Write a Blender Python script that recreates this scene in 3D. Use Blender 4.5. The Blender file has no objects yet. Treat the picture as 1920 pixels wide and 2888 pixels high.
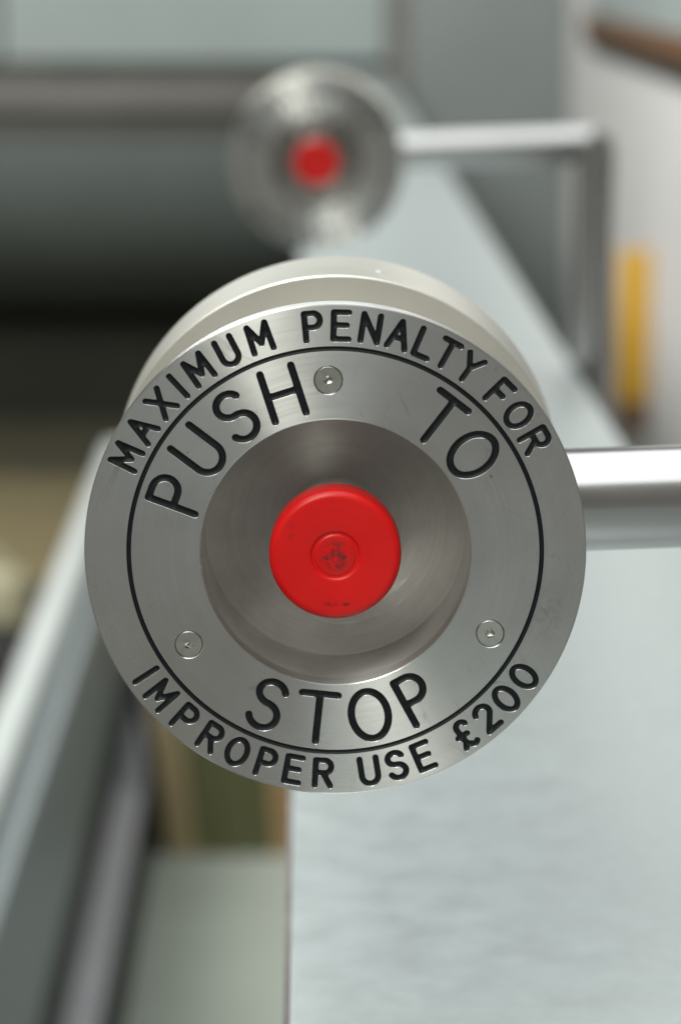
import bpy, bmesh, math, random
import numpy as np
from mathutils import Matrix, Vector
from mathutils.geometry import delaunay_2d_cdt

random.seed(4)
R = math.radians
scene = bpy.context.scene
C = scene.collection

# ------------------------------------------------------------------ camera
CAM_H = 0.37                      # camera height over the deck
F_PX = 8000.0                     # focal length in photo pixels (2888 high)
VPX, VPY = 866.0, -140.0          # where lines along the deck meet in the photo
cam_d = bpy.data.cameras.new('camera')
cam = bpy.data.objects.new('camera', cam_d)
C.objects.link(cam)
cam_d.sensor_fit = 'VERTICAL'
cam_d.sensor_height = 24.0
cam_d.lens = F_PX / 2888.0 * 24.0
cam_d.clip_start = 0.02
cam_d.clip_end = 60
pitch = math.atan((1444 - VPY) / F_PX)
yaw = math.atan((960 - VPX) / F_PX)
cam.location = (0, 0, CAM_H)
cam.rotation_euler = (R(90) - pitch, 0, -yaw)
cam_d.dof.use_dof = True
cam_d.dof.focus_distance = 0.862
cam_d.dof.aperture_fstop = 5.2
cam_d.dof.aperture_blades = 7
scene.camera = cam

# ------------------------------------------------------------------ light
world = bpy.data.worlds.new('World')
scene.world = world
world.use_nodes = True
bg = world.node_tree.nodes['Background']
bg.inputs['Color'].default_value = (1.0, 0.98, 0.90, 1)
bg.inputs['Strength'].default_value = 0.22


def area(name, loc, target, sx, sy, power, col):
    l = bpy.data.lights.new(name, 'AREA')
    l.shape = 'RECTANGLE'
    l.size, l.size_y, l.energy, l.color = sx, sy, power, col
    o = bpy.data.objects.new(name, l)
    C.objects.link(o)
    o.location = loc
    o.rotation_euler = (Vector(target) - Vector(loc)).to_track_quat('-Z', 'Y').to_euler()
    return o


# wide luminous station ceiling, and one fluorescent batten behind the photographer
a_ = area('ceiling_light', (-0.6, 1.0, 3.6), (-0.6, 1.0, 0), 3.4, 7.2, 184, (0.95, 1.0, 1.0))
a_.rotation_euler = (0, 0, 0)
area('wall_fill_light', (-2.2, 4.6, 2.9), (0.75, 7.6, -0.4), 2.6, 0.8, 225, (1.0, 0.99, 0.97))  # unseen fill lamp added to brighten the white wall and end panels
area('fluorescent_batten', (-0.75, -1.2, 2.0), (0, 0.86, 0.19), 0.12, 1.6, 42, (1.0, 1.0, 0.88))

scene.view_settings.view_transform = 'Standard'
scene.view_settings.look = 'None'
scene.view_settings.exposure = 0
scene.view_settings.gamma = 1
scene.render.engine = 'CYCLES'


# ------------------------------------------------------------------ helpers
def link(name, me, parent=None, loc=None, mat=None):
    o = bpy.data.objects.new(name, me)
    C.objects.link(o)
    if parent:
        o.parent = parent
    if loc is not None:
        o.location = loc
    if mat is not None and me is not None and len(me.materials) == 0:
        me.materials.append(mat)
    return o


def thing(name, label, cat, loc=(0, 0, 0), group=None):
    o = bpy.data.objects.new(name, None)
    C.objects.link(o)
    o.empty_display_size = 0.05
    o.location = loc
    o['label'] = label
    o['category'] = cat
    if group:
        o['group'] = group
    return o


def tag(o, label, cat, group=None):
    o['label'] = label
    o['category'] = cat
    if group:
        o['group'] = group
    return o


def struct(o):
    o['kind'] = 'structure'
    return o


def pydata(name, v, f, smooth=False, sharp=None):
    me = bpy.data.meshes.new(name)
    me.from_pydata(v, [], f)
    me.update()
    if smooth:
        me.polygons.foreach_set('use_smooth', [True] * len(me.polygons))
        if sharp:
            me.set_sharp_from_angle(angle=R(sharp))
    return me


def box_mesh(name, x0, x1, y0, y1, z0, z1, bevel=0.0, seg=2):
    bm = bmesh.new()
    bmesh.ops.create_cube(bm, size=1)
    for v in bm.verts:
        v.co = ((x0 + x1) / 2 + v.co.x * (x1 - x0), (y0 + y1) / 2 + v.co.y * (y1 - y0),
                (z0 + z1) / 2 + v.co.z * (z1 - z0))
    if bevel:
        bmesh.ops.bevel(bm, geom=list(bm.edges), offset=bevel, segments=seg, profile=0.5, affect='EDGES')
    me = bpy.data.meshes.new(name)
    bm.to_mesh(me)
    bm.free()
    if bevel:
        me.polygons.foreach_set('use_smooth', [True] * len(me.polygons))
        me.set_sharp_from_angle(angle=R(35))
    return me


def lathe(name, prof, seg=160, sharp=28, close=False):
    """profile of (r, z); r = 0 ends are capped by a fan"""
    v, f = [], []
    rings = []
    for r, z in prof:
        if r < 1e-9:
            rings.append([len(v)])
            v.append((0, 0, z))
        else:
            rings.append(list(range(len(v), len(v) + seg)))
            for k in range(seg):
                a = 2 * math.pi * k / seg
                v.append((r * math.cos(a), r * math.sin(a), z))
    pairs = list(zip(rings[:-1], rings[1:]))
    if close:
        pairs.append((rings[-1], rings[0]))
    for a, b in pairs:
        for k in range(seg):
            k2 = (k + 1) % seg
            if len(a) == 1:
                f.append((a[0], b[k], b[k2]))
            elif len(b) == 1:
                f.append((a[k], b[0], a[k2]))
            else:
                f.append((a[k], b[k], b[k2], a[k2]))
    me = pydata(name, v, f)
    bm = bmesh.new()
    bm.from_mesh(me)
    bmesh.ops.recalc_face_normals(bm, faces=bm.faces)
    bm.to_mesh(me)
    bm.free()
    me.polygons.foreach_set('use_smooth', [True] * len(me.polygons))
    me.set_sharp_from_angle(angle=R(sharp))
    return me


def tube(name, pts, r, seg=48, cap=True):
    """round tube along a path lying in a plane y = const"""
    P = [Vector(p) for p in pts]
    v, f = [], []
    for i, p in enumerate(P):
        d = ((P[i] - P[i - 1]).normalized() if i else Vector()) + ((P[i + 1] - P[i]).normalized() if i < len(P) - 1 else Vector())
        d.normalize()
        s = Vector((0, 1, 0))
        u = d.cross(s).normalized()
        k = 1.0
        if 0 < i < len(P) - 1:
            c = max(0.3, (P[i] - P[i - 1]).normalized().dot(d))
            k = 1 / c
        for q in range(seg):
            a = 2 * math.pi * q / seg
            v.append(p + (u * math.cos(a) * k + s * math.sin(a)) * r)
    n = len(P)
    for i in range(n - 1):
        for q in range(seg):
            q2 = (q + 1) % seg
            f.append((i * seg + q, i * seg + q2, (i + 1) * seg + q2, (i + 1) * seg + q))
    if cap:
        f.append(tuple(range(seg))[::-1])
        f.append(tuple((n - 1) * seg + q for q in range(seg)))
    return pydata(name, v, f, True, 40)


# ------------------------------------------------------------------ materials
def mat_base(name):
    m = bpy.data.materials.new(name)
    m.use_nodes = True
    nt = m.node_tree
    return m, nt, nt.nodes['Principled BSDF']


def node(nt, kind, **kw):
    n = nt.nodes.new(kind)
    for k, val in kw.items():
        setattr(n, k, val)
    return n


def noise(nt, scale, detail=4, rough=0.55, vec=None, mapscale=None, coord='Object'):
    n = node(nt, 'ShaderNodeTexNoise')
    n.inputs['Scale'].default_value = scale
    n.inputs['Detail'].default_value = detail
    n.inputs['Roughness'].default_value = rough
    if vec is None:
        tc = node(nt, 'ShaderNodeTexCoord')
        vec = tc.outputs[coord]
    if mapscale:
        mp = node(nt, 'ShaderNodeMapping')
        mp.inputs['Scale'].default_value = mapscale
        nt.links.new(vec, mp.inputs['Vector'])
        vec = mp.outputs['Vector']
    nt.links.new(vec, n.inputs['Vector'])
    return n.outputs['Fac']


def ramp(nt, fac, stops):
    r = node(nt, 'ShaderNodeValToRGB')
    e = r.color_ramp.elements
    while len(e) < len(stops):
        e.new(0.5)
    for el, (p, c) in zip(e, stops):
        el.position = p
        el.color = c if len(c) == 4 else (*c, 1)
    nt.links.new(fac, r.inputs['Fac'])
    return r.outputs['Color']


def maprange(nt, fac, a, b, c, d):
    n = node(nt, 'ShaderNodeMapRange')
    for k, val in zip(('From Min', 'From Max', 'To Min', 'To Max'), (a, b, c, d)):
        n.inputs[k].default_value = val
    nt.links.new(fac, n.inputs['Value'])
    return n.outputs['Result']


def bump(nt, fac, strength, dist):
    n = node(nt, 'ShaderNodeBump')
    n.inputs['Strength'].default_value = strength
    n.inputs['Distance'].default_value = dist
    nt.links.new(fac, n.inputs['Height'])
    return n.outputs['Normal']


def mixc(nt, fac, a, b, blend='MIX'):
    n = node(nt, 'ShaderNodeMix', data_type='RGBA', blend_type=blend)
    for sock, val in ((0, fac), (6, a), (7, b)):
        if hasattr(val, 'links'):
            nt.links.new(val, n.inputs[sock])
        else:
            n.inputs[sock].default_value = val if sock == 0 else (*val, 1)
    return n.outputs[2]


def math_(nt, op, a, b=None):
    n = node(nt, 'ShaderNodeMath', operation=op)
    for s, val in ((0, a), (1, b)):
        if val is None:
            continue
        if hasattr(val, 'links'):
            nt.links.new(val, n.inputs[s])
        else:
            n.inputs[s].default_value = val
    return n.outputs[0]


def spot(nt, cx, cy, r0, r1, sx=1.0, sy=1.0):
    """mask, 1 inside an ellipse at (cx, cy) of the object's own x, y plane"""
    tc = node(nt, 'ShaderNodeTexCoord')
    mp = node(nt, 'ShaderNodeMapping')
    mp.inputs['Location'].default_value = (-cx * sx, -cy * sy, 0)
    mp.inputs['Scale'].default_value = (sx, sy, 0)
    nt.links.new(tc.outputs['Object'], mp.inputs['Vector'])
    ln = node(nt, 'ShaderNodeVectorMath', operation='LENGTH')
    nt.links.new(mp.outputs['Vector'], ln.inputs[0])
    return maprange(nt, ln.outputs['Value'], r0, r1, 1.0, 0.0)


def metal(name, col, rough, aniso=0.0, axis='Z', rvar=0.06, cvar=0.06, nscale=60, brush=None, smudges=(), mtl=1.0, scratch=0, rings=0):
    m, nt, b = mat_base(name)
    b.inputs['Metallic'].default_value = mtl
    n1 = noise(nt, nscale, 5, 0.6)
    c0 = tuple(c * (1 - cvar) for c in col)
    c1 = tuple(min(1, c * (1 + cvar)) for c in col)
    colr = ramp(nt, n1, [(0.3, c0), (0.7, c1)])
    n2 = noise(nt, nscale * 0.35, 3, 0.5)
    rr = maprange(nt, n2, 0.3, 0.7, rough - rvar, rough + rvar)
    if rings:
        # lathe turning marks: noise over the radius, drifting slowly with the angle
        tc = node(nt, 'ShaderNodeTexCoord')
        sx_ = node(nt, 'ShaderNodeSeparateXYZ')
        nt.links.new(tc.outputs['Object'], sx_.inputs[0])
        ln = math_(nt, 'SQRT', math_(nt, 'ADD', math_(nt, 'POWER', sx_.outputs[0], 2.0), math_(nt, 'POWER', sx_.outputs[1], 2.0)))
        cb = node(nt, 'ShaderNodeCombineXYZ')
        nt.links.new(math_(nt, 'MULTIPLY', ln, 900.0), cb.inputs[0])
        nt.links.new(math_(nt, 'MULTIPLY', sx_.outputs[0], 14.0), cb.inputs[1])
        nt.links.new(math_(nt, 'MULTIPLY', sx_.outputs[1], 14.0), cb.inputs[2])
        rn = noise(nt, 1.0, 4, 0.65, cb.outputs[0])
        colr = mixc(nt, maprange(nt, rn, 0.3, 0.7, 0, rings), colr, tuple(c * 0.45 for c in col))
        rr = math_(nt, 'ADD', rr, maprange(nt, rn, 0.3, 0.7, -0.3 * rings, 0.3 * rings))
    for cx, cy, r0, r1, sx, sy, amt in smudges:
        sm = spot(nt, cx, cy, r0, r1, sx, sy)
        br = maprange(nt, noise(nt, 420, 4, 0.7), 0.45, 0.62, 0, amt)
        colr = mixc(nt, math_(nt, 'MULTIPLY', sm, br), colr, (0.12, 0.11, 0.09))
    nt.links.new(colr, b.inputs['Base Color'])
    nt.links.new(rr, b.inputs['Roughness'])
    if aniso:
        b.inputs['Anisotropic'].default_value = aniso
        b.inputs['Anisotropic Rotation'].default_value = 0.25
        t = node(nt, 'ShaderNodeTangent', direction_type='RADIAL', axis=axis)
        nt.links.new(t.outputs[0], b.inputs['Tangent'])
    if brush:
        sc, st, dist = brush
        nt.links.new(bump(nt, noise(nt, 1.0, 3, 0.6, mapscale=sc), st, dist), b.inputs['Normal'])
    if scratch:
        # a few hairline scratches, as thin level lines of a stretched noise
        hair = None
        for k, (ang, sc) in enumerate(((0.5, 16), (2.1, 12), (1.2, 20))):
            tc = node(nt, 'ShaderNodeTexCoord')
            mp = node(nt, 'ShaderNodeMapping')
            mp.inputs['Rotation'].default_value = (0, 0, ang)
            mp.inputs['Location'].default_value = (3.1 * k, 1.7 * k, 0)
            nt.links.new(tc.outputs['Object'], mp.inputs['Vector'])
            f = noise(nt, sc, 1, 0.4, mp.outputs['Vector'], (1.0, 9.0, 1.0))
            line = maprange(nt, math_(nt, 'ABSOLUTE', math_(nt, 'SUBTRACT', f, 0.5)), 0.0, 0.004, 1, 0)
            gate = maprange(nt, noise(nt, 45, 2, 0.5, mp.outputs['Vector']), 0.56, 0.66, 0, 1)
            line = math_(nt, 'MULTIPLY', line, gate)
            hair = line if hair is None else math_(nt, 'MAXIMUM', hair, line)
        nt.links.new(mixc(nt, math_(nt, 'MULTIPLY', hair, scratch), colr, (0.30, 0.29, 0.27)), b.inputs['Base Color'])
    return m


def plain(name, col, rough=0.6, cvar=0.10, nscale=12, metallic=0.0, bmp=None, spec=0.5):
    m, nt, b = mat_base(name)
    n1 = noise(nt, nscale, 5, 0.6)
    c0 = tuple(c * (1 - cvar) for c in col)
    c1 = tuple(min(1, c * (1 + cvar)) for c in col)
    nt.links.new(ramp(nt, n1, [(0.3, c0), (0.7, c1)]), b.inputs['Base Color'])
    b.inputs['Roughness'].default_value = rough
    b.inputs['Metallic'].default_value = metallic
    b.inputs['Specular IOR Level'].default_value = spec
    if bmp:
        nt.links.new(bump(nt, noise(nt, bmp[0], 4, 0.6), bmp[1], bmp[2]), b.inputs['Normal'])
    return m


PLATE = metal('turned_plate_steel', (0.67, 0.672, 0.66), 0.31, 0.92, 'Z', 0.05, 0.05, 55, scratch=0.5, rings=0.08,
              brush=((160, 3600, 160), 0.10, 0.00005),
              smudges=((0.0645, -0.0205, 0.0015, 0.0085, 1.0, 0.8, 0.22), (0.0475, 0.0215, 0.0002, 0.0012, 1, 1, 0.9),
                       (-0.026, -0.041, 0.0005, 0.003, 1, 2, 0.35)))
HOUSING = metal('satin_nickel_housing', (0.68, 0.665, 0.61), 0.40, 0.0, 'Z', 0.04, 0.05, 30, mtl=0.8,
                brush=((300, 300, 900), 0.12, 0.00004))
DISH = metal('turned_dish_steel', (0.74, 0.74, 0.72), 0.33, 0.85, 'Z', 0.07, 0.14, 40, mtl=0.92, rings=0.2)
SCREW = metal('zinc_screw', (0.56, 0.56, 0.52), 0.30, 0.0, 'Z', 0.05, 0.10, 400)
TUBE = metal('satin_steel_tube', (0.43, 0.425, 0.42), 0.24, 0.0, 'Z', 0.03, 0.03, 20,
             brush=((40, 900, 900), 0.06, 0.00004))
INK = plain('engraving_paint', (0.006, 0.008, 0.010), 0.5, 0.4, 260, spec=0.25)
DECK = metal('brushed_deck_steel', (0.46, 0.505, 0.507), 0.38, 0.0, 'Z', 0.04, 0.045, 120, mtl=0.55,
             brush=((260, 420, 260), 0.20, 0.0005))
PANEL = plain('wall_panel_enamel', (0.36, 0.415, 0.405), 0.45, 0.05, 3)
PANEL_SHADED = plain('shaded_wall_enamel', (0.22, 0.245, 0.235), 0.45, 0.06, 3)  # darker copy of the panel enamel, with the slot's shade in its colour
COVE = plain('cove_slate', (0.125, 0.148, 0.14), 0.5, 0.08, 3)
LEDGE = plain('ledge_grey', (0.17, 0.165, 0.15), 0.5, 0.08, 4)
RECESS = plain('recess_dark', (0.085, 0.086, 0.074), 0.7, 0.2, 5)
OLIVE_SHADE = plain('olive_shade_wall', (0.012, 0.012, 0.006), 0.8, 0.25, 2)  # olive nearly black, the pit's shade put into the wall colour
WHITE = plain('white_wall', (0.82, 0.81, 0.79), 0.5, 0.04, 2)
BROWN = plain('brown_wood', (0.16, 0.065, 0.016), 0.5, 0.3, 9)
BLACK = plain('black_rubber_and_shade', (0.015, 0.014, 0.012), 0.6, 0.3, 20)  # also colours the shadow strip below the rail
YELLOW = plain('yellow_paint', (0.58, 0.33, 0.022), 0.5, 0.06, 8)
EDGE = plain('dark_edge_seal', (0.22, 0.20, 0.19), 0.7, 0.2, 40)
RUST = plain('dark_brown_foot', (0.12, 0.06, 0.03), 0.6, 0.2, 20)
FLOOR = plain('pale_floor', (0.40, 0.435, 0.38), 0.55, 0.08, 3)
FLOOR_DARK = plain('dark_floor', (0.075, 0.07, 0.042), 0.7, 0.2, 2)
TAN = plain('tan_mat', (0.20, 0.165, 0.085), 0.9, 0.2, 6)
CREAM = plain('cream_canvas', (0.45, 0.42, 0.28), 0.8, 0.15, 12)
OLIVE = plain('olive_board', (0.15, 0.15, 0.065), 0.7, 0.15, 4)
TANB = plain('tan_board', (0.40, 0.31, 0.17), 0.7, 0.15, 4)
ORANGE = plain('orange_tan_board', (0.55, 0.35, 0.17), 0.7, 0.15, 4)
RAILW = plain('pale_rail', (0.60, 0.635, 0.62), 0.30, 0.03, 10)
SKIRT = plain('mauve_grey_ledge', (0.60, 0.59, 0.62), 0.45, 0.05, 6)
BLUEPANEL = plain('blue_grey_panel', (0.36, 0.40, 0.415), 0.38, 0.05, 3)


def red_plastic():
    m, nt, b = mat_base('red_plastic')
    n1 = noise(nt, 60, 4, 0.55)
    col = ramp(nt, n1, [(0.3, (0.62, 0.004, 0.004)), (0.7, (0.68, 0.006, 0.005))])
    blot = maprange(nt, noise(nt, 330, 3, 0.6), 0.40, 0.58, 0.0, 0.85)
    ctr = math_(nt, 'MULTIPLY', spot(nt, 0.0002, -0.0002, 0.0028, 0.0056), blot)
    col = mixc(nt, ctr, col, (0.055, 0.018, 0.02))
    mark = math_(nt, 'MULTIPLY', spot(nt, -0.0005, -0.0150, 0.0010, 0.0052, 1.0, 5.0),
                 maprange(nt, noise(nt, 700, 3, 0.7), 0.42, 0.6, 0.0, 0.75))
    col = mixc(nt, mark, col, (0.07, 0.01, 0.01))
    dot = math_(nt, 'MULTIPLY', spot(nt, 0.0027, -0.0153, 0.0003, 0.0013, 0.8, 1.6), 0.75)
    col = mixc(nt, dot, col, (0.05, 0.01, 0.01))
    scuff = math_(nt, 'MULTIPLY', spot(nt, -0.0130, 0.0078, 0.0004, 0.0024, 1.2, 0.7), blot)
    col = mixc(nt, scuff, col, (0.12, 0.02, 0.02))
    nt.links.new(col, b.inputs['Base Color'])
    b.inputs['Specular IOR Level'].default_value = 0.38
    nt.links.new(maprange(nt, noise(nt, 90, 4, 0.6), 0.3, 0.7, 0.30, 0.40), b.inputs['Roughness'])
    return m


RED = red_plastic()


# ------------------------------------------------------------------ single-stroke engraver's lettering
def arc(cx, cy, rx, ry, a0, a1, n=None):
    n = n or max(4, int(abs(a1 - a0) / 9))
    return [(cx + rx * math.cos(R(a0 + (a1 - a0) * i / n)), cy + ry * math.sin(R(a0 + (a1 - a0) * i / n))) for i in range(n + 1)]


def glyph(ch, w, h):
    x, y = w / 2, h / 2
    if ch == 'M':
        return [[(-x, -y), (-x * .93, y), (0, -y * .42), (x * .93, y), (x, -y)]]
    if ch == 'A':
        return [[(-x, -y), (0, y), (x, -y)], [(-x * .62, -y * .28), (x * .62, -y * .28)]]
    if ch == 'X':
        return [[(-x, -y), (x, y)], [(-x, y), (x, -y)]]
    if ch == 'I':
        return [[(0, -y), (0, y)]]
    if ch == 'U':
        return [[(-x, y)] + arc(0, -y + x, x, x, 180, 360) + [(x, y)]]
    if ch in 'PR':
        b = -y * .06 if ch == 'P' else 0.0
        ry = (y - b) / 2
        cx = x - ry * 1.0
        s = [[(-x, -y), (-x, y)], [(-x, y)] + arc(cx, y - ry, ry, ry, 90, -90) + [(-x, b)]]
        if ch == 'R':
            s.append([(-x * .02, b), (x, -y)])
        return s
    if ch == 'E':
        return [[(x, y), (-x, y), (-x, -y), (x, -y)], [(-x, .02 * h), (x * .72, .02 * h)]]
    if ch == 'F':
        return [[(x, y), (-x, y), (-x, -y)], [(-x, .0), (x * .55, .0)]]
    if ch == 'N':
        return [[(-x, -y), (-x, y), (x, -y), (x, y)]]
    if ch == 'L':
        return [[(-x, y), (-x, -y), (x, -y)]]
    if ch == 'T':
        return [[(-x, y), (x, y)], [(0, y), (0, -y)]]
    if ch == 'Y':
        return [[(-x, y), (0, 0), (x, y)], [(0, 0), (0, -y)]]
    if ch == 'H':
        return [[(-x, -y), (-x, y)], [(x, -y), (x, y)], [(-x, 0), (x, 0)]]
    if ch in 'O0':
        return [arc(0, 0, x, y, 0, 360, 40)]
    if ch == 'S':
        q = h * .235
        return [arc(0, y - q, x * .94, q, 22, 180, 14) + arc(0, y - q, x * .94, q, 180, 262, 8)[1:]
                + arc(0, -y + (h - 2 * q) / 2, x, (h - 2 * q) / 2, 84, -158, 22)]
    if ch == '2':
        q = h * .27
        return [arc(0, y - q, x, q, 165, -28, 16) + [(-x, -y), (x, -y)]]
    if ch == '£':
        q = h * .2
        return [arc(x * .18, y - q, x * .72, q, 20, 180, 12) + [(-x * .50, 0), (-x * .40, -y * .55), (-x * .85, -y)]
                + arc(-x * .30, -y * 1.0 - h * .02, x * .55, h * .12, 140, 50, 6)
                + arc(x * .48, -y * .80, x * .5, h * .12, 230, 330, 6),
                [(-x * 1.0, -y * .02), (x * .35, -y * .02)]]
    raise KeyError(ch)


def segs_of(strokes):
    a, b = [], []
    for s in strokes:
        for p, q in zip(s[:-1], s[1:]):
            a.append(p)
            b.append(q)
    return np.array(a), np.array(b)


def sdist(P, A, B):
    """distance of points P (n,2) to segments"""
    d = B - A
    L2 = np.maximum((d ** 2).sum(1), 1e-18)
    out = np.full(len(P), 1e9)
    for i in range(len(A)):
        t = np.clip(((P - A[i]) @ d[i]) / L2[i], 0, 1)
        q = P - (A[i] + t[:, None] * d[i])
        out = np.minimum(out, np.sqrt((q ** 2).sum(1)))
    return out


def pull(lp, A, B, t):
    """the loop moved by t towards the strokes' centre lines"""
    out = []
    d = B - A
    L2 = np.maximum((d ** 2).sum(1), 1e-18)
    for p in np.array(lp):
        u = np.clip(((p - A) * d).sum(1) / L2, 0, 1)
        q = A + u[:, None] * d
        dist = np.hypot(*(q - p).T)
        k = int(dist.argmin())
        out.append(tuple(p + (q[k] - p) / dist[k] * t))
    return out


CHAMFER = 0.10


def contours(A, B, r, step):
    """closed outlines of the strokes' union at distance r (marching squares)"""
    lo = np.minimum(A, B).min(0) - r - 3 * step
    hi = np.maximum(A, B).max(0) + r + 3 * step
    nx, ny = int((hi[0] - lo[0]) / step) + 1, int((hi[1] - lo[1]) / step) + 1
    X = lo[0] + np.arange(nx) * step
    Y = lo[1] + np.arange(ny) * step
    gx, gy = np.meshgrid(X, Y, indexing='ij')
    D = sdist(np.c_[gx.ravel(), gy.ravel()], A, B).reshape(nx, ny) - r
    D[np.abs(D) < 1e-7] = 1e-7
    ins = D < 0
    code = ins[:-1, :-1] * 1 + ins[1:, :-1] * 2 + ins[1:, 1:] * 4 + ins[:-1, 1:] * 8
    nxt = {}

    def ept(i, j, e):
        (a, b) = (((i, j), (i + 1, j)), ((i + 1, j), (i + 1, j + 1)), ((i, j + 1), (i + 1, j + 1)), ((i, j), (i, j + 1)))[e]
        return (a, b)
    tab = {1: [(3, 0)], 2: [(0, 1)], 3: [(3, 1)], 4: [(1, 2)], 5: [(3, 2), (1, 0)], 6: [(0, 2)], 7: [(3, 2)],
           8: [(2, 3)], 9: [(2, 0)], 10: [(0, 3), (2, 1)], 11: [(2, 1)], 12: [(1, 3)], 13: [(1, 0)], 14: [(0, 3)]}
    for i, j in zip(*np.nonzero((code > 0) & (code < 15))):
        for e0, e1 in tab[int(code[i, j])]:
            nxt[ept(i, j, e0)] = ept(i, j, e1)
    loops = []
    while nxt:
        s = next(iter(nxt))
        k, lp = s, []
        while k in nxt:
            (a, b) = k
            da, db = D[a], D[b]
            t = da / (da - db)
            lp.append((X[a[0]] + (X[b[0]] - X[a[0]]) * t, Y[a[1]] + (Y[b[1]] - Y[a[1]]) * t))
            k = nxt.pop(k)
        if len(lp) > 8:
            out = [lp[0]]
            for p in lp[1:]:
                if math.hypot(p[0] - out[-1][0], p[1] - out[-1][1]) > 1.5 * step:
                    out.append(p)
            loops.append(out)
    return loops


OUT_H, IN_H = 8.05, 15.0           # cap heights in mm
OUT_R, IN_R = 0.88, 1.08          # half stroke widths in mm
ROLL = 2.3                        # the heads sit turned by this much
LET = []                          # (char, width, height, half stroke, angle, radius, feet outwards)
for ch, a, w in (('M', 154.8, 6.0), ('A', 146.8, 5.6), ('X', 138.7, 5.2), ('I', 132.6, 0), ('M', 126.0, 6.0), ('U', 117.5, 5.0),
                 ('M', 108.9, 6.0), ('P', 95.5, 4.6), ('E', 88.5, 4.5), ('N', 81.2, 5.0), ('A', 74.0, 5.5), ('L', 67.2, 4.4),
                 ('T', 61.2, 5.3), ('Y', 54.6, 5.3), ('F', 44.7, 4.4), ('O', 37.6, 5.9), ('R', 30.0, 4.8)):
    LET.append((ch, w, OUT_H, OUT_R, a, 69.4, False))
for ch, a, w in (('I', 213.5, 0), ('M', 220.0, 5.9), ('P', 228.6, 4.6), ('R', 236.6, 4.8), ('O', 244.3, 5.8), ('P', 252.2, 4.6),
                 ('E', 259.3, 4.5), ('R', 266.9, 4.8), ('U', 278.7, 5.0), ('S', 285.8, 4.9), ('E', 293.0, 4.6), ('£', 304.9, 4.8),
                 ('2', 311.9, 4.7), ('0', 318.9, 5.3), ('0', 326.2, 5.3)):
    LET.append((ch, w, OUT_H, OUT_R, a, 69.3, True))
for ch, a, w in (('P', 159.3, 7.6), ('U', 142.6, 9.2), ('S', 125.3, 8.4), ('H', 107.7, 9.7), ('T', 52.6, 10.6), ('O', 36.2, 11.0)):
    LET.append((ch, w, IN_H, IN_R, a, 51.3, False))
for ch, a, w in (('S', 246.4, 8.7), ('T', 264.1, 11.0), ('O', 281.8, 11.2), ('P', 298.4, 7.6)):
    LET.append((ch, w, IN_H, IN_R, a, 51.8, True))

MM = 0.001
R_PLATE, R_HOLE, R_RING, W_RING = 76.0, 40.9, 62.5, 0.72
SCREWS = [(53.0, 92.2 - ROLL), (53.0, 212.6 - ROLL), (53.4, 332.0 - ROLL)]
R_SCREW = 4.5


def circle(r, n, cx=0.0, cy=0.0):
    return [(cx + r * math.cos(2 * math.pi * k / n), cy + r * math.sin(2 * math.pi * k / n)) for k in range(n)]


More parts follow.
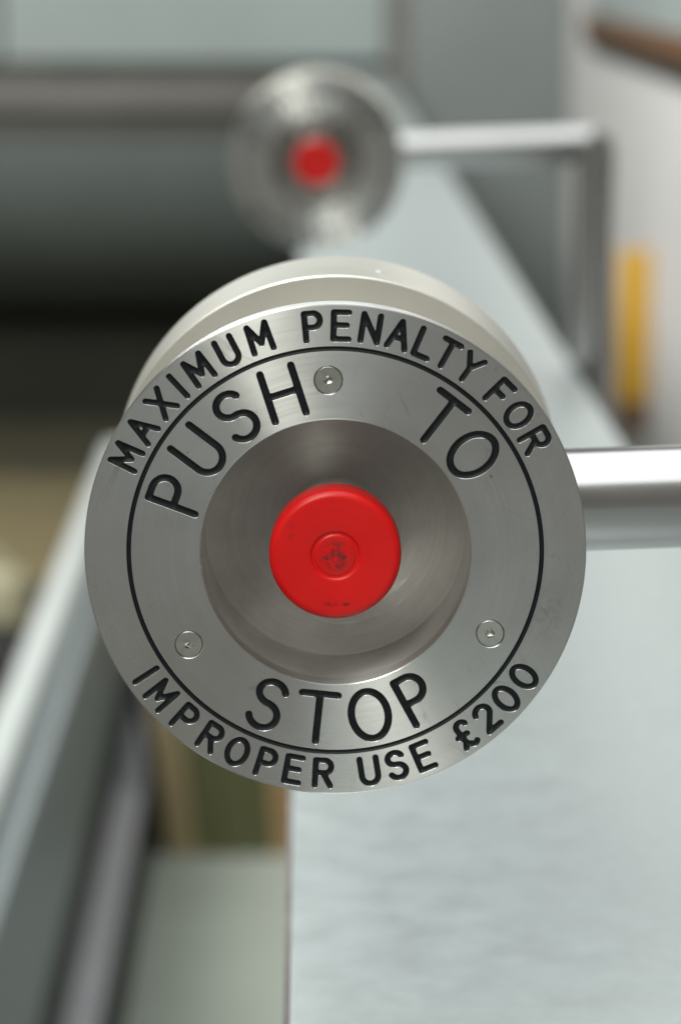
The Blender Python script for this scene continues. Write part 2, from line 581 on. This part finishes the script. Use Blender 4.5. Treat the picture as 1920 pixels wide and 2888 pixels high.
def build_plate():
    """plate with every letter, the ring line and the screw holes really cut into its face"""
    verts, edges, holes, chamfers = [], [], [], []

    def add_loop(lp):
        o = len(verts)
        verts.extend(lp)
        edges.extend((o + i, o + (i + 1) % len(lp)) for i in range(len(lp)))
    for r, n in ((R_PLATE - 0.5, 256), (R_HOLE + 0.45, 160), (R_RING + W_RING, 256), (R_RING - W_RING, 256)):
        add_loop(circle(r, n))
    sc = []
    for r, a in SCREWS:
        cx, cy = r * math.cos(R(a)), r * math.sin(R(a))
        sc.append((cx, cy))
        add_loop(circle(R_SCREW, 40, cx, cy))
    letters = []
    for ch, w, h, hr, a, rad, out in LET:
        A, B = segs_of(glyph(ch, w, h))
        loops = contours(A, B, hr, 0.16 if h < 10 else 0.24)
        a -= ROLL
        rot = R(a + 90 if out else a - 90)
        c, s = math.cos(rot), math.sin(rot)
        px, py = rad * math.cos(R(a)), rad * math.sin(R(a))
        T = np.array([[c, -s], [s, c]])
        rims = contours(A, B, hr + CHAMFER, 0.16 if h < 10 else 0.24)
        wl = [[tuple(T @ np.array(p) + (px, py)) for p in lp] for lp in rims]
        for lp in wl:
            add_loop(lp)
        inner = [[tuple(T @ np.array(p) + (px, py)) for p in pull(lp, A, B, CHAMFER)] for lp in rims]
        chamfers.extend(zip(wl, inner))
        letters.append((ch, A, B, hr, loops, rot, (px, py)))
        holes.append((np.array([px, py]), T, A, B, hr, max(w, h)))
    v2, _, faces, *_ = delaunay_2d_cdt([Vector(p) for p in verts], edges, [], 0, 1e-5)
    V = np.array([(p.x, p.y) for p in v2])
    F = np.array([f for f in faces])
    cen = V[F].mean(1)
    rr = np.hypot(cen[:, 0], cen[:, 1])
    keep = (rr < R_PLATE - 0.5) & (rr > R_HOLE + 0.45) & (np.abs(rr - R_RING) > W_RING)
    for cx, cy in sc:
        keep &= np.hypot(cen[:, 0] - cx, cen[:, 1] - cy) > R_SCREW * 0.998
    for P0, T, A, B, hr, ext in holes:
        near = np.nonzero(np.hypot(cen[:, 0] - P0[0], cen[:, 1] - P0[1]) < ext + 2)[0]
        q = (cen[near] - P0) @ T
        keep[near] &= sdist(q, A, B) > hr + CHAMFER
    F = F[keep]
    vv = [(p[0] * MM, p[1] * MM, 0.0) for p in V]
    ff = [tuple(int(i) for i in f) for f in F]

    def wall(lp, z0, z1):
        o = len(vv)
        n = len(lp)
        for p in lp:
            vv.append((p[0] * MM, p[1] * MM, z0 * MM))
            vv.append((p[0] * MM, p[1] * MM, z1 * MM))
        for i in range(n):
            j = (i + 1) % n
            ff.append((o + 2 * i, o + 2 * j, o + 2 * j + 1, o + 2 * i + 1))
    # bright chamfered lips of the cuts
    for outer, inner in chamfers:
        o, n = len(vv), len(outer)
        for p, q in zip(outer, inner):
            vv.extend(((p[0] * MM, p[1] * MM, 0), (q[0] * MM, q[1] * MM, -CHAMFER * MM), (q[0] * MM, q[1] * MM, -0.34 * MM)))
        for k in range(n):
            a, b = o + 3 * k, o + 3 * ((k + 1) % n)
            ff.append((a, b, b + 1, a + 1))
            ff.append((a + 1, b + 1, b + 2, a + 2))
    wall(circle(R_RING + W_RING, 256), 0, -0.28)
    wall(circle(R_RING - W_RING, 256), 0, -0.28)
    for cx, cy in sc:
        o = len(vv)
        for r, z in ((R_SCREW, 0), (R_SCREW - 0.22, -0.22), (R_SCREW - 0.26, -1.6)):
            vv.extend((x * MM, y * MM, z * MM) for x, y in circle(r, 40, cx, cy))
        for k in range(2):
            for i in range(40):
                j = (i + 1) % 40
                ff.append((o + k * 40 + i, o + k * 40 + j, o + k * 40 + 40 + j, o + k * 40 + 40 + i))
    # rim, back and bore
    prof = [(R_PLATE - 0.5, 0), (R_PLATE - 0.12, -0.12), (R_PLATE, -0.5), (R_PLATE, -7), (R_HOLE, -7), (R_HOLE, -0.45), (R_HOLE + 0.12, -0.12), (R_HOLE + 0.45, 0)]
    seg = 256
    o = len(vv)
    for r, z in prof:
        vv.extend((x * MM, y * MM, z * MM) for x, y in circle(r, seg))
    for k in range(len(prof) - 1):
        for i in range(seg):
            j = (i + 1) % seg
            ff.append((o + k * seg + i, o + (k + 1) * seg + i, o + (k + 1) * seg + j, o + k * seg + j))
    me = pydata('face_plate', vv, ff)
    me.polygons.foreach_set('use_smooth', [True] * len(me.polygons))
    me.set_sharp_from_angle(angle=R(25))
    me.materials.append(PLATE)
    # the painted groove of each letter
    out = []
    for ch, A, B, hr, loops, rot, pos in letters:
        verts, edges = [], []
        for lp in loops:
            n0 = len(verts)
            verts.extend(lp)
            edges.extend((n0 + i, n0 + (i + 1) % len(lp)) for i in range(len(lp)))
        nb = len(verts)
        for p, q in zip(A, B):
            n = max(1, int(np.hypot(*(q - p)) / 0.5))
            for i in range(n + 1):
                verts.append(tuple(p + (q - p) * i / n))
        v2, _, faces, *_ = delaunay_2d_cdt([Vector(p) for p in verts], edges, [], 0, 1e-4)
        V = np.array([(p.x, p.y) for p in v2])
        F = np.array([f for f in faces])
        F = F[sdist(V[F].mean(1), A, B) < hr]
        d = np.clip(sdist(V, A, B) / hr, 0, 1)
        Z = -0.17 - 0.85 * hr * np.sqrt(np.clip(1 - d ** 2, 0, 1))
        me2 = pydata('engraved_letter', [(p[0] * MM, p[1] * MM, z * MM) for p, z in zip(V, Z)], [tuple(int(i) for i in f) for f in F], True)
        me2.materials.append(INK)
        out.append((ch, me2, rot, (pos[0] * MM, pos[1] * MM, 0)))
    return me, out, sc


plate_me, letter_list, screw_xy = build_plate()
ring_me = lathe('engraved_ring', [((R_RING + W_RING) * MM, -0.12 * MM), ((R_RING + .35) * MM, -0.5 * MM), (R_RING * MM, -0.65 * MM),
                                  ((R_RING - .35) * MM, -0.5 * MM), ((R_RING - W_RING) * MM, -0.12 * MM)], 256, 60)


def mm(prof):
    return [(r * MM, z * MM) for r, z in prof]


def arcp(cr, cz, rr, rz, a0, a1, n):
    return [(cr + rr * math.cos(R(a0 + (a1 - a0) * i / n)), cz + rz * math.sin(R(a0 + (a1 - a0) * i / n))) for i in range(n + 1)]


Z_ARM = -75.0
FL0, FL1 = -80.0, -129.0
housing_prof = ([(42.5, -7.05), (56, -7.05), (50, -8.5), (47, -12), (46, -18), (46, -66), (46, -72)]
                + arcp(53, -73, 7, 7, 180, 270, 10)
                + [(75.0, -80.0), (75.5, -80.3), (76.6, FL1 + 1), (75.6, FL1), (0, FL1)])
housing_me = lathe('housing', mm(housing_prof), 200, 30)
dish_prof = [(R_HOLE - .02, -7.02), (R_HOLE - .02, -35)] + arcp(0, -56 + 51.8, 51.8, 51.8, -37.9, -90, 22)
dish_prof[-1] = (0, -56)
dish_me = lathe('dish', mm(dish_prof), 160, 30)
BZ = 5.0                          # the button stands a little proud of the plate
button_prof = ([(0, -1.9), (5.6, -1.9), (6.1, -2.0), (6.4, -2.25), (7.0, -2.3), (7.25, -1.95), (7.6, -1.7), (8.2, -1.62), (14, -1.60), (17.3, -1.60)]
               + arcp(17.4, -4.2, 2.6, 2.6, 80, 0, 9) + [(20, -13.0)] + arcp(19, -13, 1, 1, 0, -90, 3) + [(0, -14.0)])
button_me = lathe('button_cap', mm([(r, z + BZ) for r, z in button_prof]), 120, 32)
stem_me = lathe('button_stem', mm([(0, -8.9), (11.5, -8.9), (11.5, -40), (13.5, -40.2), (13.5, -56)]), 64, 30)


def screw_mesh():
    r, n = 4.12, 40
    hexr = 1.5
    v, f = [], []
    rings = []
    for rr, z in ((r, -1.6), (r, -0.32), (r - .22, -0.14)):
        rings.append(len(v))
        v.extend((x, y, z) for x, y in circle(rr, n))
    hx = [(hexr * math.cos(R(60 * k + 17)), hexr * math.sin(R(60 * k + 17))) for k in range(6)]
    # face with a hexagonal opening
    lp = circle(r - .22, n)
    vs = [Vector(p) for p in lp] + [Vector(p) for p in hx]
    ed = [(i, (i + 1) % n) for i in range(n)] + [(n + i, n + (i + 1) % 6) for i in range(6)]
    v2, _, fs, *_ = delaunay_2d_cdt(vs, ed, [], 0, 1e-6)
    o = len(v)
    v.extend((p.x, p.y, -0.14) for p in v2)
    for t in fs:
        c = sum((v2[i] for i in t), Vector((0, 0))) / 3
        if c.length > hexr * 0.87:
            f.append(tuple(o + i for i in t))
    for a, b in zip(rings[:-1], rings[1:]):
        for i in range(n):
            j = (i + 1) % n
            f.append((a + i, a + j, b + j, b + i))
    o = len(v)
    for z in (-0.14, -2.2):
        v.extend((x, y, z) for x, y in hx)
    for i in range(6):
        j = (i + 1) % 6
        f.append((o + i, o + 6 + i, o + 6 + j, o + j))
    o2 = len(v)
    v.append((0, 0, -2.9))
    for i in range(6):
        f.append((o + 6 + i, o2, o + 6 + (i + 1) % 6))
    me = pydata('screw', [(a * MM, b * MM, c * MM) for a, b, c in v], f)
    me.polygons.foreach_set('use_smooth', [True] * len(me.polygons))
    me.set_sharp_from_angle(angle=R(25))
    me.materials.append(SCREW)
    return me


screw_me = screw_mesh()

# ------------------------------------------------------------------ where things stand
ROT = cam.rotation_euler.to_matrix()


def px_at(x, y, Y):
    """photo pixel -> (x, z) on the plane at distance Y along the deck"""
    d = ROT @ Vector(((x - 960) / F_PX, -(y - 1444) / F_PX, -1))
    return d.x / d.y * Y, CAM_H + d.z / d.y * Y


D1 = 0.841                        # photographer to the first head, along the deck
D2 = D1 / 0.337                   # and to the second
AX_X, AX_Z = px_at(945, 1560, D1)
FLOOR_Z = -1.2
ARM_L = 0.2515
DECK_X0, DECK_X1 = -0.0068, 0.2405
END_Y = 9.0


# ------------------------------------------------------------------ setting
def sbox(name, x0, x1, y0, y1, z0, z1, mat, parent=None, bevel=0.0):
    o = link(name, box_mesh(name, x0, x1, y0, y1, z0, z1, bevel), parent, None, mat)
    return o


deck = struct(sbox('deck', DECK_X0, DECK_X1, -0.4, END_Y - 0.002, -0.05, 0.0, DECK, None, 0.0008))
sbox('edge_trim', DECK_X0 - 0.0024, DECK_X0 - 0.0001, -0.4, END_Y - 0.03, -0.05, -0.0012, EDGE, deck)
sbox('deck_side', DECK_X0 + 0.003, DECK_X1 - 0.010, -0.4, END_Y - 0.03, FLOOR_Z + 0.002, -0.052, PANEL_SHADED, deck)
floor = struct(sbox('floor', -3.0, 3.0, -0.6, END_Y + 1.2, FLOOR_Z - 0.05, FLOOR_Z, FLOOR_DARK))

# end wall: bright panels above, dark recess and ledges below
wall = struct(sbox('wall_end', -3.0, 3.0, END_Y + 1.0, END_Y + 1.2, FLOOR_Z, 4.3, RECESS))
x1, _ = px_at(1088, 0, END_Y)
x2, _ = px_at(1150, 0, END_Y)
x3, _ = px_at(1592, 0, END_Y)
zp = px_at(0, 172, END_Y)[1]
xl = px_at(2, 0, END_Y)[0]
sbox('panel', xl, x1, END_Y, END_Y + 0.05, zp, 4.2, PANEL, wall, 0.004)
sbox('panel', xl - 1.1, xl - 0.018, END_Y, END_Y + 0.05, zp, 4.2, PANEL, wall, 0.004)
sbox('panel', x2, x3 + 0.3, END_Y, END_Y + 0.05, FLOOR_Z, 4.2, PANEL_SHADED, wall, 0.004)
sbox('seam_strip', x1 + 0.004, x2 - 0.004, END_Y + 0.02, END_Y + 0.055, FLOOR_Z, 4.2, LEDGE, wall)
zc, zd = px_at(0, 395, END_Y)[1], px_at(0, 980, END_Y)[1]
za, zb = px_at(0, 240, END_Y)[1], px_at(0, 312, END_Y)[1]
sbox('ledge', -2.9, DECK_X0 - 0.02, END_Y - 0.01, END_Y + 0.05, zb, za, LEDGE, wall, 0.006)
sbox('recess_strip', -2.9, DECK_X0 - 0.02, END_Y + 0.03, END_Y + 0.06, za + 0.001, zp + 0.03, RECESS, wall)
sbox('recess_strip', -2.9, DECK_X0 - 0.02, END_Y + 0.03, END_Y + 0.06, zc - 0.001, zb - 0.001, RECESS, wall)
# cove below the ledge, its curl made up so the wall fades to dark
cv, cf = [], []
N = 16
for k in range(N + 1):
    t = k / N
    a = R(90 * t)
    z = zc + (zd - zc) * math.sin(a)
    y = END_Y - 0.02 + 0.95 * (1 - math.cos(a))
    cv += [(-2.9, y, z), (DECK_X0 - 0.02, y, z)]
for k in range(N):
    cf.append((2 * k, 2 * k + 1, 2 * k + 3, 2 * k + 2))
link('fade_cove', pydata('fade_cove', cv, cf, True), wall, None, COVE)
sbox('lower_wall', -2.9, DECK_X0 - 0.02, END_Y + 0.55, END_Y + 0.75, FLOOR_Z, zd + 0.015, OLIVE_SHADE, wall)

# white side wall to the right, brown rail and yellow guard bar on it
XW = (1596 - VPX) / F_PX * (END_Y - 0.004)
side = struct(sbox('wall_side', XW, XW + 0.2, 3.0, END_Y - 0.004, FLOOR_Z, 2.5, WHITE))
hz = CAM_H - 0.262 * XW
rail = thing('wall_rail', 'brown wooden rail with black shadow strip beneath running along the white wall', 'rail', (XW, 6, hz - 0.03))
link('rail_bar', box_mesh('rail_bar', -0.035, 0, -3, 2.2, 0.006, 0.066, 0.005), rail, None, BROWN)
link('rail_shadow', box_mesh('rail_shadow', -0.022, 0, -3, 2.2, -0.030, 0.004), rail, None, BLACK)  # black strip put in for the shadow under the rail
cap = link('wall_capping', box_mesh('wall_capping', -0.012, 0, -3, 2.2, 0.068, 0.40), rail, None, PANEL)
yb = XW * F_PX / (1836 - VPX)
zt = CAM_H - (690 - VPY) / F_PX * yb
zbm = CAM_H - (1150 - VPY) / F_PX * yb
bar = thing('guard_bar', 'yellow upright guard bar with dark brown foot on white wall', 'guard bar', (XW, yb, FLOOR_Z))
link('bar_strip', box_mesh('bar_strip', -0.075, 0, -0.02, 0.02, zbm - FLOOR_Z + 0.02, zt - FLOOR_Z, 0.008), bar, None, YELLOW)
link('bar_foot', box_mesh('bar_foot', -0.07, 0, -0.022, 0.022, zbm - FLOOR_Z - 0.05, zbm - FLOOR_Z + 0.018, 0.006), bar, None, RUST)

# low balustrade left of the deck, on the lower floor
BY0, BY1 = -0.2, 5.75
bal = thing('balustrade', 'low steel balustrade with pale rounded handrail beside the lower channel', 'balustrade', (-0.34, 2.8, FLOOR_Z))
ox, oy, oz = bal.location


def bpart(name, x0, x1, z0, z1, mat, bevel=0.0, y1=BY1):
    return link(name, box_mesh(name, x0 - ox, x1 - ox, BY0 - oy, y1 - oy, z0 - oz, z1 - oz, bevel, 4), bal, None, mat)


bpart('handrail', -0.417, -0.366, CAM_H - 1.035, CAM_H - 0.985, RAILW, 0.018)
bpart('side_panel', -0.40, -0.341, CAM_H - 1.335, CAM_H - 1.037, BLUEPANEL, 0.002, BY1 - 0.05)
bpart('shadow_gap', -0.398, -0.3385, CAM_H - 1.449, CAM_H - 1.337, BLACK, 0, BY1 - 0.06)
bpart('skirting_ledge', -0.395, -0.289, CAM_H - 1.468, CAM_H - 1.451, SKIRT, 0.003, BY1 - 0.05)
bpart('kick_plate', -0.39, -0.2765, FLOOR_Z + 0.001, CAM_H - 1.470, BLACK, 0, BY1 - 0.06)

# lower channel: pale floor plate near, striped board standing at its end
yq = (CAM_H - FLOOR_Z) * F_PX / (2485 - VPY)
struct(sbox('floor_plate', -0.2755, DECK_X0 + 0.002, -0.4, yq + 0.05, FLOOR_Z + 0.001, FLOOR_Z + 0.006, FLOOR))
board = thing('striped_board', 'olive and tan striped upright board at the end of the pale floor channel', 'board', (-0.13, yq, FLOOR_Z + 0.006))
bx, by, bz = board.location
stripes = ((-0.262, -0.247, BLACK), (-0.246, -0.196, TANB), (-0.195, -0.155, OLIVE), (-0.154, -0.062, OLIVE), (-0.061, -0.010, ORANGE))
for i, (a, b, m) in enumerate(stripes):
    lean = (0.062, 0.050, 0.036, 0.030, 0.026)[i]
    o = link('stripe_panel', box_mesh('stripe_panel', a - bx, b - bx, 0, 0.03 - 0.004 * (i % 2), 0, 0.62, 0.004), board, None, m)
    me = o.data
    for v in me.vertices:
        v.co.x -= lean * v.co.z / 0.45

# far floor on the left, beyond the balustrade
tag(sbox('floor_mat', -1.6, -0.43, 7.0, 8.45, FLOOR_Z + 0.001, FLOOR_Z + 0.012, TAN, None, 0.004),
    'tan floor mat lying on the dark lower floor beyond the handrail', 'mat')


def sack(name, cx, cy, sx, sy, sz, mat, label, cat):
    bm = bmesh.new()
    bmesh.ops.create_uvsphere(bm, u_segments=32, v_segments=20, radius=1)
    for v in bm.verts:
        q = v.co
        e = lambda t: math.copysign(abs(t) ** 0.62, t)
        wob = 1 + 0.05 * math.sin(5 * q.x + 3 * q.z) + 0.04 * math.sin(7 * q.y - 4 * q.x)
        v.co = (e(q.x) * sx * wob, e(q.y) * sy * wob, sz + e(q.z) * sz * (1 if q.z < 0 else 0.95 * wob))
    me = bpy.data.meshes.new(name)
    bm.to_mesh(me)
    bm.free()
    me.polygons.foreach_set('use_smooth', [True] * len(me.polygons))
    root = thing(name, label, cat, (cx, cy, FLOOR_Z))
    link('bag_body', me, root, None, mat)
    hp = [(sx * .45 * math.cos(R(t)), 0, sz * 1.93 + sz * .35 * math.sin(R(t))) for t in range(0, 181, 12)]
    link('bag_handle', tube('bag_handle', hp, 0.008, 10), root, None, mat)
    return root


sack('canvas_bag', -0.745, 6.45, 0.10, 0.09, 0.085, CREAM, 'cream canvas bag on the lower floor past the handrail', 'bag')
sack('black_bag', -0.66, 5.95, 0.15, 0.10, 0.06, BLACK, 'black bag lying beside the balustrade on the lower floor', 'bag')


# ------------------------------------------------------------------ the two stop switches
def stop_switch(label, Y, dz=0.0, arm_dz=0.0):
    """root at the foot of the post; local axes as the world's"""
    hx, hz_ = -ARM_L, AX_Z - FLOOR_Z + dz
    root = thing('stop_switch', label, 'stop switch', (AX_X + ARM_L, Y - Z_ARM * MM, FLOOR_Z), None)
    fy = Z_ARM * MM                      # the face lies this far in front of the arm
    H = Matrix.Translation((hx, fy, hz_)) @ Matrix.Rotation(R(-0.85), 4, 'Z') @ Matrix.Rotation(R(90), 4, 'X') @ Matrix.Rotation(R(ROLL), 4, 'Z')

    def head(name, me, mat=None, parent=root, M=H):
        o = link(name, me, parent, None, mat)
        o.matrix_basis = M
        return o
    pl = head('face_plate', plate_me)
    pl['label'] = 'engraved steel ring plate with black lettering'
    for ch, me, rot, pos in letter_list:
        head('engraved_letter', me, None, pl, Matrix.Translation(pos) @ Matrix.Rotation(rot, 4, 'Z'))
    head('engraved_ring', ring_me, INK, pl, Matrix.Identity(4))
    for k, (cx, cy) in enumerate(screw_xy):
        head('screw', screw_me, None, pl, Matrix.Translation((cx * MM, cy * MM, 0)) @ Matrix.Rotation(R(25 * k), 4, 'Z'))
    hs = head('housing', housing_me, HOUSING)
    # small pale screw put in for the bright glint on the rear flange
    a = R(90 - 13.2)
    ss = head('glint_screw', lathe('glint_screw', mm([(0, 0.55), (1.1, 0.45), (1.5, 0), (1.5, -2)]), 24, 40), RAILW, hs,
              Matrix.Translation((75.85 * MM * math.cos(a), 75.85 * MM * math.sin(a), -98 * MM)) @ Matrix.Rotation(a - R(90), 4, 'Z') @ Matrix.Rotation(R(-90), 4, 'X'))
    head('dish', dish_me, DISH)
    bt = head('push_button', button_me, RED)
    bt['label'] = 'round red plastic push button'
    head('button_stem', stem_me, DISH, bt, Matrix.Identity(4))
    # arm rises gently to the right, turns a tight corner and drops as the post
    sl = math.tan(R(2.0))
    hz_ += arm_dz
    zc_ = hz_ + sl * ARM_L
    rb = 0.008
    arm = [(hx + 0.060, 0, hz_ + sl * 0.060), (hx + 0.15, 0, hz_ + sl * 0.15)]
    arm += [(-rb + rb * math.sin(R(t)), 0, zc_ - sl * rb - rb + rb * math.cos(R(t)) + 0.0) for t in range(0, 91, 9)]
    zj = arm[-1][2]
    arm.append((0, 0, zj - 0.012))
    link('arm', tube('arm', arm, 0.017, 48), root, None, TUBE)
    link('post', tube('post', [(0, 0, zj - 0.0122), (0, 0, 0.5), (0, 0, 0.010)], 0.0171, 48), root, None, TUBE)
    fl = link('base_flange', lathe('base_flange', mm([(0, 12), (22, 12), (24, 10), (45, 9), (48, 7), (48, 0), (0, 0)]), 48, 30), root, None, TUBE)
    for k in range(4):
        link('bolt', lathe('bolt', mm([(0, 5), (4, 5), (5, 4), (5, 0)]), 12, 30), fl,
             (0.036 * math.cos(R(45 + 90 * k)), 0.036 * math.sin(R(45 + 90 * k)), 0.009), SCREW)
    return root


stop_switch('steel stop switch with sharp lettering, its arm holding it low over the near deck', D1, 0.0, -0.001)
b2 = stop_switch('farther steel stop switch whose whole bent arm and upright post stand beside the yellow bar', D2, -0.003, 0.003)
